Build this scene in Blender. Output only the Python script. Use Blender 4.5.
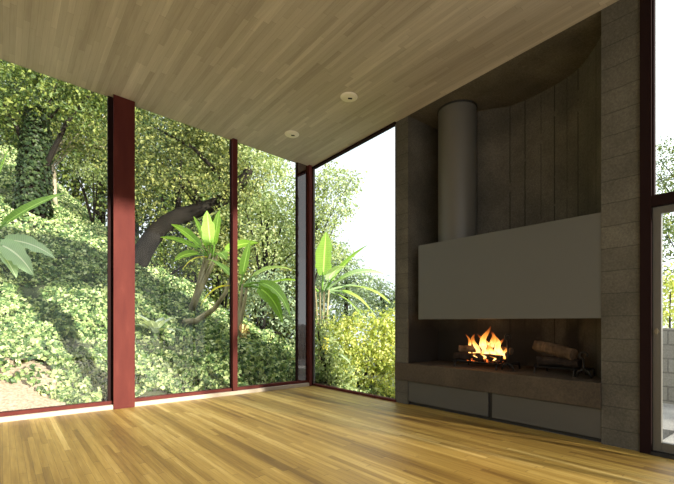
import bpy, bmesh, math, random
import numpy as np
from mathutils import Vector, Matrix

for o in list(bpy.data.objects):
    bpy.data.objects.remove(o)
sc = bpy.context.scene
COL = sc.collection
random.seed(7)
rng = np.random.default_rng(7)

# ------------------------------------------------------------------ camera
CAMZ = 1.15
YAW = math.radians(38.9)
FPX = 414.6
HOR = 322.0
cd = bpy.data.cameras.new('camera')
cam = bpy.data.objects.new('camera', cd)
COL.objects.link(cam)
cam.location = (0, 0, CAMZ)
cam.rotation_euler = (math.pi / 2, 0, -YAW)
cd.sensor_width = 36
cd.lens = FPX / 674 * 36
cd.shift_y = (HOR - 242) / 674
cd.clip_start = 0.05
cd.clip_end = 400
sc.camera = cam

# ------------------------------------------------------------------ world, sun, exposure
SUN_EL = math.radians(10.0)
SUN_DX = -0.207          # travel direction of the sunlight in plan: (SUN_DX, 1)
w = bpy.data.worlds.new('sky')
sc.world = w
w.use_nodes = True
wn = w.node_tree
wn.nodes.clear()
wo = wn.nodes.new('ShaderNodeOutputWorld')
bg = wn.nodes.new('ShaderNodeBackground')
tc = wn.nodes.new('ShaderNodeTexCoord')
dot = wn.nodes.new('ShaderNodeVectorMath'); dot.operation = 'DOT_PRODUCT'
sd = Vector((-SUN_DX, -1, math.tan(SUN_EL) + 0.25)).normalized()
dot.inputs[1].default_value = sd
mr = wn.nodes.new('ShaderNodeMapRange')
mr.inputs['From Min'].default_value = -0.2
mr.inputs['From Max'].default_value = 1.0
ramp = wn.nodes.new('ShaderNodeValToRGB')
ramp.color_ramp.elements[0].color = (0.86, 0.93, 1.0, 1)
ramp.color_ramp.elements[1].color = (0.36, 0.36, 0.36, 1)
em_ = ramp.color_ramp.elements.new(0.5); em_.color = (1.85, 1.95, 2.0, 1)
wn.links.new(tc.outputs['Generated'], dot.inputs[0])
wn.links.new(dot.outputs['Value'], mr.inputs['Value'])
wn.links.new(mr.outputs['Result'], ramp.inputs['Fac'])
wn.links.new(ramp.outputs['Color'], bg.inputs['Color'])
bg.inputs['Strength'].default_value = 1.35
wn.links.new(bg.outputs['Background'], wo.inputs['Surface'])

sl = bpy.data.lights.new('sun', 'SUN')
sl.energy = 13.0
sl.color = (1.0, 0.92, 0.78)
sl.angle = math.radians(1.8)
so = bpy.data.objects.new('sun', sl)
COL.objects.link(so)
trav = Vector((SUN_DX, 1, -math.tan(SUN_EL) * math.hypot(SUN_DX, 1)))
so.rotation_euler = trav.to_track_quat('-Z', 'Y').to_euler()
so.location = (0, -8, 8)

sc.view_settings.view_transform = 'Standard'
sc.view_settings.look = 'None'
sc.view_settings.gamma = 1
sc.view_settings.use_curve_mapping = False
sc.view_settings.exposure = 0.24
sc.cycles.use_denoising = True
sc.cycles.max_bounces = 10
sc.cycles.diffuse_bounces = 6
sc.cycles.glossy_bounces = 4
sc.cycles.transparent_max_bounces = 24
sc.cycles.sample_clamp_indirect = 6

# ------------------------------------------------------------------ pixel to place
SY, CY = math.sin(YAW), math.cos(YAW)
def at(px, depth):
    lat = (px - 337) / FPX * depth
    return depth * SY + lat * CY, depth * CY - lat * SY
def atz(py, depth):
    return CAMZ + (HOR - py) * depth / FPX
def P(px, py, depth):
    x, y = at(px, depth)
    return Vector((x, y, atz(py, depth)))

# ------------------------------------------------------------------ helpers
def tag(o, label=None, cat=None, group=None, kind=None):
    if label: o['label'] = label
    if cat: o['category'] = cat
    if group: o['group'] = group
    if kind: o['kind'] = kind
    return o

def empty(name, loc, label=None, cat=None, group=None):
    o = bpy.data.objects.new(name, None)
    COL.objects.link(o)
    o.location = loc
    o.empty_display_size = 0.1
    return tag(o, label, cat, group)

def link(name, me, mat, parent=None, smooth=False):
    o = bpy.data.objects.new(name, me)
    COL.objects.link(o)
    if mat: me.materials.append(mat)
    if smooth:
        me.polygons.foreach_set('use_smooth', [True] * len(me.polygons))
    if parent:
        o.parent = parent
        o.matrix_parent_inverse = Matrix.Translation(-Vector(parent.location))
    return o

def fin(name, bm, mat, parent=None, smooth=False, bevel=0):
    bmesh.ops.recalc_face_normals(bm, faces=bm.faces)
    me = bpy.data.meshes.new(name)
    bm.to_mesh(me); bm.free()
    o = link(name, me, mat, parent, smooth)
    if bevel:
        m = o.modifiers.new('bevel', 'BEVEL'); m.width = bevel; m.segments = 2; m.limit_method = 'ANGLE'
    return o

def box(bm, x0, x1, y0, y1, z0, z1):
    vs = [bm.verts.new(p) for p in ((x0,y0,z0),(x1,y0,z0),(x1,y1,z0),(x0,y1,z0),(x0,y0,z1),(x1,y0,z1),(x1,y1,z1),(x0,y1,z1))]
    for f in ((0,3,2,1),(4,5,6,7),(0,1,5,4),(1,2,6,5),(2,3,7,6),(3,0,4,7)):
        bm.faces.new([vs[i] for i in f])
    return vs

def prism(bm, pts, z0, z1):
    """pts: plan outline; z0/z1 numbers or functions of (x, y)"""
    f0 = z0 if callable(z0) else (lambda x, y: z0)
    f1 = z1 if callable(z1) else (lambda x, y: z1)
    lo = [bm.verts.new((x, y, f0(x, y))) for x, y in pts]
    hi = [bm.verts.new((x, y, f1(x, y))) for x, y in pts]
    n = len(pts)
    bm.faces.new(lo[::-1]); bm.faces.new(hi)
    for i in range(n):
        j = (i + 1) % n
        bm.faces.new([lo[i], lo[j], hi[j], hi[i]])

def tube(bm, pts, radii, seg=8, cap=True):
    pts = [Vector(p) for p in pts]
    if not hasattr(radii, '__len__'): radii = [radii] * len(pts)
    rings = []
    t0 = (pts[1] - pts[0]).normalized()
    ref = Vector((0, 0, 1)) if abs(t0.z) < 0.9 else Vector((1, 0, 0))
    a = t0.cross(ref).normalized()
    for i, p in enumerate(pts):
        t = (pts[min(i + 1, len(pts) - 1)] - pts[max(i - 1, 0)]).normalized()
        a = (a - t * a.dot(t)).normalized()
        b = t.cross(a)
        rings.append([bm.verts.new(p + (a * math.cos(k * 2 * math.pi / seg) + b * math.sin(k * 2 * math.pi / seg)) * radii[i]) for k in range(seg)])
    for r0, r1 in zip(rings, rings[1:]):
        for k in range(seg):
            bm.faces.new([r0[k], r0[(k + 1) % seg], r1[(k + 1) % seg], r1[k]])
    if cap:
        bm.faces.new(rings[0][::-1]); bm.faces.new(rings[-1])

# ------------------------------------------------------------------ materials
class NT:
    def __init__(s, name):
        s.m = bpy.data.materials.new(name); s.m.use_nodes = True
        s.t = s.m.node_tree; s.t.nodes.clear()
        s.out = s.t.nodes.new('ShaderNodeOutputMaterial')
    def n(s, typ, **kw):
        nd = s.t.nodes.new('ShaderNode' + typ)
        for k, v in kw.items(): setattr(nd, k, v)
        return nd
    def l(s, a, b): s.t.links.new(a, b)
    def val(s, sock, v):
        if isinstance(v, bpy.types.NodeSocket): s.l(v, sock)
        else: sock.default_value = v
    def math(s, op, a, b=None, c=None):
        nd = s.n('Math', operation=op)
        s.val(nd.inputs[0], a)
        if b is not None: s.val(nd.inputs[1], b)
        if c is not None: s.val(nd.inputs[2], c)
        return nd.outputs[0]
    def mix(s, f, a, b, typ='MIX'):
        nd = s.n('Mix', data_type='RGBA', blend_type=typ)
        s.val(nd.inputs[0], f)
        s.val(nd.inputs[6], a if isinstance(a, bpy.types.NodeSocket) else (*a[:3], 1))
        s.val(nd.inputs[7], b if isinstance(b, bpy.types.NodeSocket) else (*b[:3], 1))
        return nd.outputs[2]
    def ramp(s, f, stops):
        nd = s.n('ValToRGB'); r = nd.color_ramp
        while len(r.elements) < len(stops): r.elements.new(0.5)
        for e, (p, c) in zip(r.elements, stops):
            e.position = p; e.color = (*c[:3], 1) if hasattr(c, '__len__') else (c, c, c, 1)
        s.l(f, nd.inputs[0]); return nd.outputs[0]
    def noise(s, vec, scale, detail=4, rough=0.55):
        nd = s.n('TexNoise'); nd.inputs['Scale'].default_value = scale
        nd.inputs['Detail'].default_value = detail; nd.inputs['Roughness'].default_value = rough
        if vec is not None: s.l(vec, nd.inputs['Vector'])
        return nd.outputs[0]
    def scaled(s, vec, sc_):
        nd = s.n('Mapping'); nd.inputs['Scale'].default_value = sc_
        s.l(vec, nd.inputs[0]); return nd.outputs[0]
    def pbsdf(s, color, rough=0.5, metal=0.0, bump=None, bstr=0.2, bdist=0.01, **kw):
        p = s.n('BsdfPrincipled')
        s.val(p.inputs['Base Color'], color if isinstance(color, bpy.types.NodeSocket) else (*color[:3], 1))
        s.val(p.inputs['Roughness'], rough); p.inputs['Metallic'].default_value = metal
        for k, v in kw.items(): s.val(p.inputs[k.replace('_', ' ')], v)
        if bump is not None:
            b = s.n('Bump'); b.inputs['Strength'].default_value = bstr; b.inputs['Distance'].default_value = bdist
            s.l(bump, b.inputs['Height']); s.l(b.outputs[0], p.inputs['Normal'])
        s.l(p.outputs[0], s.out.inputs[0]); return p
    def obj(s): return s.n('TexCoord').outputs['Object']

def plain(name, c, rough=0.5, metal=0.0, var=0.12, scale=12, **kw):
    t = NT(name)
    n = t.noise(t.obj(), scale)
    col = t.mix(n, tuple(v * (1 - var) for v in c), tuple(min(1, v * (1 + var)) for v in c))
    t.pbsdf(col, rough, metal, bump=n, bstr=0.05, **kw)
    return t.m

def strips(name, stops, row, length, rough, band, gloss_var=0.1, jline=0.75):
    """narrow end-jointed strips running along Y"""
    t = NT(name)
    co = t.obj()
    sep = t.n('SeparateXYZ'); t.l(co, sep.inputs[0])
    cmb = t.n('CombineXYZ'); t.l(sep.outputs[1], cmb.inputs[0]); t.l(sep.outputs[0], cmb.inputs[1])
    br = t.n('TexBrick'); t.l(cmb.outputs[0], br.inputs['Vector'])
    br.offset = 0.37; br.offset_frequency = 3; br.squash = 1
    br.inputs['Color1'].default_value = (0, 0, 0, 1); br.inputs['Color2'].default_value = (1, 1, 1, 1)
    br.inputs['Mortar'].default_value = (0.5, 0.5, 0.5, 1)
    br.inputs['Scale'].default_value = 1; br.inputs['Mortar Size'].default_value = 0.0006
    br.inputs['Brick Width'].default_value = length; br.inputs['Row Height'].default_value = row
    br.inputs['Bias'].default_value = 0.0
    # random tone per strip
    rowi = t.math('FLOOR', t.math('DIVIDE', sep.outputs[0], row))
    wn_ = t.n('TexWhiteNoise', noise_dimensions='1D'); t.l(rowi, wn_.inputs['W'])
    sh = t.math('ADD', t.math('DIVIDE', sep.outputs[1], length), t.math('MULTIPLY', wn_.outputs['Value'], 9.0))
    celly = t.math('FLOOR', sh)
    c2 = t.n('CombineXYZ'); t.l(rowi, c2.inputs[0]); t.l(celly, c2.inputs[1])
    w2 = t.n('TexWhiteNoise', noise_dimensions='2D'); t.l(c2.outputs[0], w2.inputs['Vector'])
    tone = w2.outputs['Value']
    grain = t.noise(t.scaled(co, (60, 3, 60)), 1.0, 5)
    bandn = t.noise(t.scaled(co, (2.6, 0.12, 1)), 1.0, 2)
    bandn = t.math('ADD', t.math('MULTIPLY', bandn, 0.55), t.math('MULTIPLY', t.noise(t.scaled(co, (7.5, 0.22, 1)), 1.0, 3), 0.45))
    bandn = t.math('MULTIPLY_ADD', t.math('SUBTRACT', bandn, 0.5), 2.3, 0.5)
    v = t.math('ADD', t.math('MULTIPLY', tone, 1 - band), t.math('MULTIPLY', t.math('MULTIPLY_ADD', bandn, 1.8, -0.4), band))
    v = t.math('ADD', v, t.math('MULTIPLY_ADD', grain, 0.6, -0.3))
    col = t.ramp(v, stops)
    # joints between strips
    fx = t.math('FRACT', t.math('DIVIDE', sep.outputs[0], row))
    ex = t.math('LESS_THAN', fx, 0.035)
    fy = t.math('FRACT', sh)
    ey = t.math('LESS_THAN', fy, 0.004)
    e = t.math('MAXIMUM', ex, ey)
    col = t.mix(t.math('MULTIPLY', e, jline), col, tuple(c * 0.35 for c in stops[0][1]))
    r = t.math('MULTIPLY_ADD', grain, gloss_var, rough)
    t.pbsdf(col, r, bump=t.math('SUBTRACT', grain, e), bstr=0.06, bdist=0.002)
    return t.m

M = {}
M['floor'] = strips('oak_strip_floor', [(0.05, (0.150, 0.080, 0.014)), (0.35, (0.275, 0.165, 0.032)), (0.65, (0.42, 0.275, 0.065)), (1.0, (0.64, 0.47, 0.17))],
                    0.048, 1.3, 0.42, 0.68)
M['ceiling'] = strips('ceiling_strip', [(0.0, (0.31, 0.275, 0.225)), (0.35, (0.40, 0.36, 0.30)), (0.7, (0.46, 0.42, 0.355)), (1.0, (0.57, 0.525, 0.45))],
                      0.055, 0.9, 0.6, 0.5, jline=0.35)

def concrete(name, c, course=None, z0=0.15, vert=None, scale=1.0):
    t = NT(name)
    co = t.obj()
    big = t.noise(t.scaled(co, (1.2, 1.2, 1.2)), 1.6 * scale, 5)
    fine = t.noise(co, 48, 4, 0.75)
    pit = t.noise(co, 190, 2, 0.6)
    v = t.math('ADD', t.math('MULTIPLY', big, 0.5), t.math('MULTIPLY', fine, 0.5))
    col = t.ramp(v, [(0.33, tuple(x * 0.45 for x in c)), (0.5, c), (0.68, tuple(x * 1.8 for x in c))])
    pits = t.math('LESS_THAN', pit, 0.40)
    col = t.mix(t.math('MULTIPLY', pits, 0.45), col, tuple(x * 0.35 for x in c))
    h = t.math('SUBTRACT', fine, t.math('MULTIPLY', pits, 0.7))
    sep = t.n('SeparateXYZ'); t.l(co, sep.inputs[0])
    if course:
        wob = t.math('MULTIPLY_ADD', t.noise(co, 9, 3), 0.02, -0.01)
        f = t.math('FRACT', t.math('DIVIDE', t.math('ADD', t.math('SUBTRACT', sep.outputs[2], z0 - 10 * course), wob), course))
        j = t.math('LESS_THAN', f, 0.045)
        col = t.mix(t.math('MULTIPLY', j, 0.6), col, tuple(x * 0.25 for x in c))
        h = t.math('SUBTRACT', h, t.math('MULTIPLY', j, 2.0))
        crs = t.math('FLOOR', t.math('DIVIDE', t.math('SUBTRACT', sep.outputs[2], z0 - 10 * course), course))
        wn_ = t.n('TexWhiteNoise', noise_dimensions='1D'); t.l(crs, wn_.inputs['W'])
        col = t.mix(t.math('MULTIPLY', wn_.outputs['Value'], 0.28), col, tuple(x * 0.6 for x in c))
    if vert:
        uv = t.n('UVMap'); us = t.n('SeparateXYZ'); t.l(uv.outputs[0], us.inputs[0])
        wob = t.math('MULTIPLY_ADD', t.noise(t.scaled(co, (1, 1, 3)), 5, 4), 0.012, -0.006)
        u = t.math('ADD', us.outputs[0], wob)
        j = None
        for vv, wd in vert:
            a = t.math('LESS_THAN', t.math('ABSOLUTE', t.math('SUBTRACT', u, vv)), wd)
            j = a if j is None else t.math('MAXIMUM', j, a)
        brk = t.math('GREATER_THAN', t.noise(t.scaled(co, (2, 2, 2.2)), 2.0, 3), 0.38)
        j = t.math('MULTIPLY', j, brk)
        col = t.mix(t.math('MULTIPLY', j, 0.85), col, tuple(x * 0.15 for x in c))
        h = t.math('SUBTRACT', h, t.math('MULTIPLY', j, 3.0))
        # soot stain above the fire, with a smoky edge
        sn = t.noise(t.scaled(co, (1, 1, 0.7)), 3.5, 5)
        e1 = t.math('MULTIPLY_ADD', sn, 1.3, t.math('MULTIPLY_ADD', sep.outputs[1], 1.25, -3.55))
        e2 = t.math('MULTIPLY_ADD', sn, 1.1, t.math('MULTIPLY', t.math('ABSOLUTE', t.math('SUBTRACT', sep.outputs[1], 2.02)), -3.2))
        soot = t.ramp(t.math('MAXIMUM', e1, e2), [(0.0, 0.15), (0.35, 1.0)])
        low = t.ramp(t.math('MULTIPLY_ADD', sep.outputs[2], 0.5, t.math('MULTIPLY', sn, 0.2)), [(0.62, 1.0), (0.85, 0.0)])
        col = t.mix(t.math('MULTIPLY', t.math('MULTIPLY', soot, low), 0.96), col, (0.008, 0.007, 0.006))
    t.pbsdf(col, 0.85, bump=h, bstr=0.5, bdist=0.004)
    return t.m

def red_paint():
    t = NT('red_oxide_paint')
    n = t.noise(t.scaled(t.obj(), (3, 3, 0.6)), 3, 5)
    col = t.ramp(n, [(0.3, (0.062, 0.011, 0.009)), (0.6, (0.080, 0.016, 0.012)), (0.8, (0.105, 0.026, 0.019))])
    t.pbsdf(col, 0.75, Specular_IOR_Level=0.15, bump=n, bstr=0.04)
    return t.m
M['red'] = red_paint()
M['red_gloss'] = plain('glossy_dark_red_paint', (0.03, 0.009, 0.008), 0.03, 0, 0.05, IOR=2.4)
M['dark_red'] = plain('dark_brown_red_paint', (0.012, 0.004, 0.004), 0.85, Specular_IOR_Level=0.15)
M['white_sill'] = plain('cream_sill_paint', (0.36, 0.30, 0.235), 0.8, 0, 0.06)
M['block'] = concrete('split_block_courses', (0.088, 0.080, 0.063), course=0.21)
M['stone'] = concrete('hearth_concrete', (0.062, 0.046, 0.030))
M['conc'] = concrete('soffit_concrete', (0.095, 0.084, 0.064))
M['hood'] = plain('matt_taupe_metal', (0.092, 0.090, 0.083), 0.5, 0.0, 0.04, 3)
M['flue'] = plain('flue_taupe_metal', (0.100, 0.094, 0.080), 0.45, 0.0, 0.05, 2)
M['cab'] = plain('cabinet_grey_metal', (0.064, 0.061, 0.055), 0.5, 0.0, 0.06, 3)
M['cabdark'] = plain('black_gap', (0.01, 0.009, 0.008), 0.7)
M['iron'] = plain('wrought_iron', (0.018, 0.016, 0.015), 0.5, 0.6)
M['soot'] = plain('sooty_lining', (0.02, 0.018, 0.016), 0.9)
M['white'] = plain('white_enamel', (0.80, 0.76, 0.66), 0.4, 0, 0.03)
M['doorgrey'] = plain('weathered_grey_door_paint', (0.085, 0.080, 0.07), 0.4, 0, 0.10, 6)
M['brass'] = plain('dull_brass', (0.20, 0.17, 0.12), 0.5, 0.6)
M['plaster'] = plain('plaster', (0.62, 0.58, 0.50), 0.8, 0, 0.04)

def glass():
    t = NT('window_glass')
    lw = t.n('LayerWeight'); lw.inputs[0].default_value = 0.5
    f = t.math('MULTIPLY_ADD', t.math('POWER', lw.outputs['Facing'], 5.0), 0.95, 0.045)
    tr = t.n('BsdfTransparent'); tr.inputs[0].default_value = (0.93, 0.96, 0.945, 1)
    gl = t.n('BsdfGlossy'); gl.inputs['Roughness'].default_value = 0.0
    mx = t.n('MixShader'); t.l(f, mx.inputs[0]); t.l(tr.outputs[0], mx.inputs[1]); t.l(gl.outputs[0], mx.inputs[2])
    t.l(mx.outputs[0], t.out.inputs[0])
    return t.m
M['glass'] = glass()

def leafmat(name, stops, trans=0.4, rough=0.45, spec=0.35):
    t = NT(name)
    g = t.n('NewGeometry')
    col = t.ramp(g.outputs['Random Per Island'], stops)
    p = t.n('BsdfPrincipled'); t.l(col, p.inputs['Base Color']); p.inputs['Roughness'].default_value = rough
    p.inputs['Specular IOR Level'].default_value = spec
    tl = t.n('BsdfTranslucent')
    t.l(t.mix(1.0, col, (1.25, 1.2, 0.6), 'MULTIPLY'), tl.inputs[0])
    mx = t.n('MixShader'); mx.inputs[0].default_value = trans
    t.l(p.outputs[0], mx.inputs[1]); t.l(tl.outputs[0], mx.inputs[2]); t.l(mx.outputs[0], t.out.inputs[0])
    return t.m

M['ivy'] = leafmat('ivy_leaves', [(0, (0.025, 0.065, 0.022)), (0.35, (0.10, 0.18, 0.06)), (0.65, (0.28, 0.38, 0.14)), (1, (0.72, 0.76, 0.42))], 0.3)
M['leaf_mid'] = leafmat('mid_green_leaves', [(0, (0.03, 0.06, 0.015)), (0.5, (0.10, 0.155, 0.035)), (1, (0.30, 0.34, 0.09))])
M['leaf_olive'] = leafmat('olive_green_leaves', [(0, (0.04, 0.065, 0.02)), (0.5, (0.13, 0.16, 0.05)), (1, (0.36, 0.37, 0.13))])
M['leaf_dark'] = leafmat('dark_green_leaves', [(0, (0.012, 0.026, 0.010)), (0.6, (0.04, 0.075, 0.025)), (1, (0.12, 0.17, 0.06))], 0.25)
M['leaf_vine_shaded'] = leafmat('shaded_vine_leaves', [(0, (0.008, 0.018, 0.006)), (0.6, (0.022, 0.045, 0.014)), (1, (0.06, 0.09, 0.03))], 0.2)  # dark leaf colours lowered again to paint in the trunk's shade
M['leaf_pale'] = leafmat('pale_green_leaves', [(0, (0.14, 0.20, 0.08)), (0.5, (0.30, 0.38, 0.16)), (1, (0.55, 0.60, 0.34))], 0.45)
M['leaf_yellow'] = leafmat('yellow_green_leaves', [(0, (0.26, 0.34, 0.07)), (0.5, (0.48, 0.54, 0.14)), (1, (0.78, 0.76, 0.30))], 0.45)
M['leaf_gray'] = leafmat('grey_green_leaves', [(0, (0.12, 0.18, 0.12)), (0.5, (0.25, 0.34, 0.21)), (1, (0.44, 0.52, 0.34))], 0.35)

def banana_mat(name, c0, c1):
    t = NT(name)
    uv = t.n('UVMap'); sep = t.n('SeparateXYZ'); t.l(uv.outputs[0], sep.inputs[0])
    veins = t.math('FRACT', t.math('MULTIPLY', sep.outputs[1], 24))
    rib = t.math('LESS_THAN', t.math('ABSOLUTE', t.math('SUBTRACT', sep.outputs[0], 0.5)), 0.04)
    n = t.noise(t.obj(), 4)
    col = t.mix(t.math('MULTIPLY_ADD', veins, 0.4, t.math('MULTIPLY', n, 0.5)), c0, c1)
    col = t.mix(t.math('MULTIPLY', rib, 0.7), col, tuple(min(1, x * 1.6 + 0.1) for x in c1))
    p = t.n('BsdfPrincipled'); t.l(col, p.inputs['Base Color']); p.inputs['Roughness'].default_value = 0.65; p.inputs['Specular IOR Level'].default_value = 0.3
    tl = t.n('BsdfTranslucent'); t.l(t.mix(1.0, col, (1.3, 1.3, 0.5), 'MULTIPLY'), tl.inputs[0])
    mx = t.n('MixShader'); mx.inputs[0].default_value = 0.45
    t.l(p.outputs[0], mx.inputs[1]); t.l(tl.outputs[0], mx.inputs[2]); t.l(mx.outputs[0], t.out.inputs[0])
    return t.m
M['banana'] = banana_mat('banana_leaf_green', (0.14, 0.30, 0.04), (0.40, 0.58, 0.12))
M['banana_pale'] = banana_mat('banana_leaf_pale_green', (0.28, 0.42, 0.22), (0.58, 0.70, 0.44))
M['banana_yellow'] = banana_mat('banana_leaf_yellow', (0.60, 0.50, 0.06), (0.85, 0.72, 0.15))
M['agave'] = banana_mat('agave_grey_green', (0.42, 0.48, 0.40), (0.66, 0.70, 0.60))

def bark(name, c, k=1):
    t = NT(name)
    n = t.noise(t.scaled(t.obj(), (4, 4, 1.2)), 1.2 * k, 4, 0.6)
    col = t.ramp(n, [(0.3, tuple(x * 0.4 for x in c)), (0.55, c), (0.75, tuple(x * 1.7 for x in c))])
    t.pbsdf(col, 0.95, bump=n, bstr=0.35, bdist=0.02, Specular_IOR_Level=0.1)
    return t.m
M['bark'] = bark('dark_bark', (0.014, 0.012, 0.010), 0.5)
M['bark_pale'] = bark('pale_bark', (0.34, 0.29, 0.21))
M['stalk'] = bark('fibrous_stalk', (0.30, 0.26, 0.15))
M['log'] = bark('split_log', (0.11, 0.072, 0.045), 3)
M['log_char'] = bark('charred_log', (0.03, 0.022, 0.018), 3)

def soil():
    t = NT('soil')
    n = t.noise(t.obj(), 2.5, 7, 0.65)
    d = t.noise(t.obj(), 30, 4)
    # pinkish bare earth patch by the window, dark humus elsewhere
    sep = t.n('SeparateXYZ'); t.l(t.obj(), sep.inputs[0])
    dx = t.math('SUBTRACT', sep.outputs[0], 0.05); dy = t.math('SUBTRACT', sep.outputs[1], 6.95)
    r = t.math('SQRT', t.math('ADD', t.math('MULTIPLY', dx, dx), t.math('MULTIPLY', dy, dy)))
    bare = t.math('LESS_THAN', t.math('ADD', r, t.math('MULTIPLY', n, 0.5)), 0.95)
    hum = t.ramp(n, [(0.3, (0.035, 0.045, 0.018)), (0.7, (0.10, 0.12, 0.05))])
    ear = t.ramp(d, [(0.3, (0.28, 0.20, 0.14)), (0.7, (0.55, 0.43, 0.33))])
    t.pbsdf(t.mix(bare, hum, ear), 0.95, bump=d, bstr=0.6, bdist=0.03)
    return t.m
M['soil'] = soil()

def blockwall():
    t = NT('garden_block')
    co = t.obj()
    sep = t.n('SeparateXYZ'); t.l(co, sep.inputs[0])
    c = t.n('CombineXYZ'); t.l(t.math('ADD', sep.outputs[1], sep.outputs[0]), c.inputs[0]); t.l(sep.outputs[2], c.inputs[1])
    br = t.n('TexBrick'); t.l(c.outputs[0], br.inputs['Vector'])
    br.inputs['Scale'].default_value = 1; br.inputs['Brick Width'].default_value = 0.41; br.inputs['Row Height'].default_value = 0.205
    br.inputs['Mortar Size'].default_value = 0.012
    br.inputs['Color1'].default_value = (0.30, 0.28, 0.25, 1); br.inputs['Color2'].default_value = (0.40, 0.38, 0.34, 1)
    br.inputs['Mortar'].default_value = (0.14, 0.13, 0.12, 1)
    n = t.noise(co, 40, 4)
    col = t.mix(0.35, br.outputs[0], t.ramp(n, [(0.3, (0.18, 0.17, 0.15)), (0.7, (0.5, 0.48, 0.44))]))
    t.pbsdf(col, 0.9, bump=t.math('SUBTRACT', n, br.outputs[1]), bstr=0.5, bdist=0.01)
    return t.m
M['gblock'] = blockwall()
M['patio'] = concrete('patio_concrete', (0.40, 0.38, 0.36))

# ------------------------------------------------------------------ the room
YW, XF = 6.18, 4.40                     # window wall, fireplace wall
XL, YB = -3.2, -2.6                     # left wall, rear glazing
def ceilz(x, y):
    return 3.96 + 0.055 * (4.4 - x) + 0.029 * (6.18 - y)

bm = bmesh.new()
box(bm, XL, XF + 0.05, YB, YW + 0.05, -0.2, 0)
tag(fin('floor', bm, M['floor']), 'amber oak strip floor with narrow planks', kind='structure')

bm = bmesh.new()
prism(bm, [(XL - 0.2, YB - 0.2), (XF, YB - 0.2), (XF, YW + 0.02), (XL - 0.2, YW + 0.02)], ceilz, lambda x, y: ceilz(x, y) + 0.9)  # unseen roof depth, thickened to throw a shade band on the hillside
tag(fin('ceiling', bm, M['ceiling']), 'sloping ceiling of narrow pale wooden strips', kind='structure')

bm = bmesh.new()
box(bm, XL - 0.2, XL, YB, YW, -0.2, 4.9)
tag(fin('wall_left', bm, M['plaster']), kind='structure')

# rear glazing
bm = bmesh.new()
for x in (XL, 4.25): box(bm, x, x + 0.08, YB - 0.1, YB, 0, 4.7)
box(bm, XL, XF, YB - 0.1, YB, -0.2, 0.05)
prism(bm, [(XL, YB - 0.1), (XF, YB - 0.1), (XF, YB), (XL, YB)], lambda x, y: 4.02 + 0.10 * x, lambda x, y: ceilz(x, y) + 0.2)  # unseen header, slope shaped to set the sunlight's upper edge on the posts
wr = tag(fin('window_6', bm, M['dark_red']), kind='structure')

# --- fireplace wall: block piers, curved concrete niche, soffit
NICHE = [(4.42, 3.88), (5.08, 3.88), (5.08, 3.22), (5.32, 2.88), (5.34, 2.68), (5.33, 2.46), (5.30, 2.26), (5.24, 2.08), (5.14, 1.92), (4.98, 1.765), (4.80, 1.62), (4.60, 1.52), (4.42, 1.48)]
def smooth_niche():
    fixed = NICHE[:4]
    rest = NICHE[3:]
    out = list(fixed[:-1])
    pts = [Vector(p) for p in rest]
    for i in range(len(pts) - 1):
        p0 = pts[max(i - 1, 0)]; p1 = pts[i]; p2 = pts[i + 1]; p3 = pts[min(i + 2, len(pts) - 1)]
        for k in range(4):
            t = k / 4
            q = 0.5 * ((2 * p1) + (-p0 + p2) * t + (2 * p0 - 5 * p1 + 4 * p2 - p3) * t * t + (-p0 + 3 * p1 - 3 * p2 + p3) * t ** 3)
            out.append((q.x, q.y))
    out.append(tuple(rest[-1]))
    return out
NP = smooth_niche()
arc = [0.0]
for a, b in zip(NP, NP[1:]): arc.append(arc[-1] + math.dist(a, b))
def arc_at_px(px):
    phi = YAW + math.atan((px - 337) / FPX)
    for i, (a, b) in enumerate(zip(NP, NP[1:])):
        if i < 2: continue
        fa = math.atan2(a[0], a[1]) - phi; fb = math.atan2(b[0], b[1]) - phi
        if fa <= 0 <= fb:
            t = fa / (fa - fb); return arc[i] + t * (arc[i + 1] - arc[i])
    return 0
joints = [(arc_at_px(p), wd) for p, wd in ((510, .006), (525, .007), (541, .004), (554.5, .008), (567, .004), (578, .008), (588, .003), (596, .005))]
M['niche'] = concrete('board_formed_concrete', (0.086, 0.076, 0.058), vert=joints)

bm = bmesh.new()
prism(bm, [(XF, 3.88), (XF, 4.10), (5.44, 4.10), (5.44, 1.62), (4.86, 1.17), (XF, 1.17), (XF, 1.48)] + [(4.42, 1.48)] + NP[::-1][1:-1] + [(4.42, 3.88)],
      -0.3, lambda x, y: ceilz(min(x, XF), y) + 0.28)
# split so block courses and the concrete niche are separate meshes: delete niche faces here
kill = []
for f in bm.faces:
    c = f.calc_center_median()
    if 4.43 < c.x < 5.5 and 1.45 < c.y < 3.90 and abs(f.normal.z) < 0.5:
        kill.append(f)
bmesh.ops.delete(bm, geom=kill, context='FACES')
wf = tag(fin('wall_right', bm, M['block']), 'grey block fireplace wall with piers either side', kind='structure')
# niche lining
me = bpy.data.meshes.new('niche')
v = []; f = []; uvs = []
zs = [-0.3, 0.6, 1.5, 2.4, 3.3, 4.4]
for i, (x, y) in enumerate(NP):
    for z in zs: v.append((x, y, z))
nz = len(zs)
for i in range(len(NP) - 1):
    for k in range(nz - 1):
        a = i * nz + k
        f.append((a, a + 1, a + nz + 1, a + nz))
me.from_pydata(v, [], f)
uvl = me.uv_layers.new(name='UVMap')
for lp in me.loops:
    i, k = divmod(lp.vertex_index, nz)
    uvl.data[lp.index].uv = (arc[i], zs[k])
nl = link('niche_lining', me, M['niche'], wf, True)
nl['label'] = 'curved board-marked concrete at the back of the niche'
me.set_sharp_from_angle(angle=math.radians(30))
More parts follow.
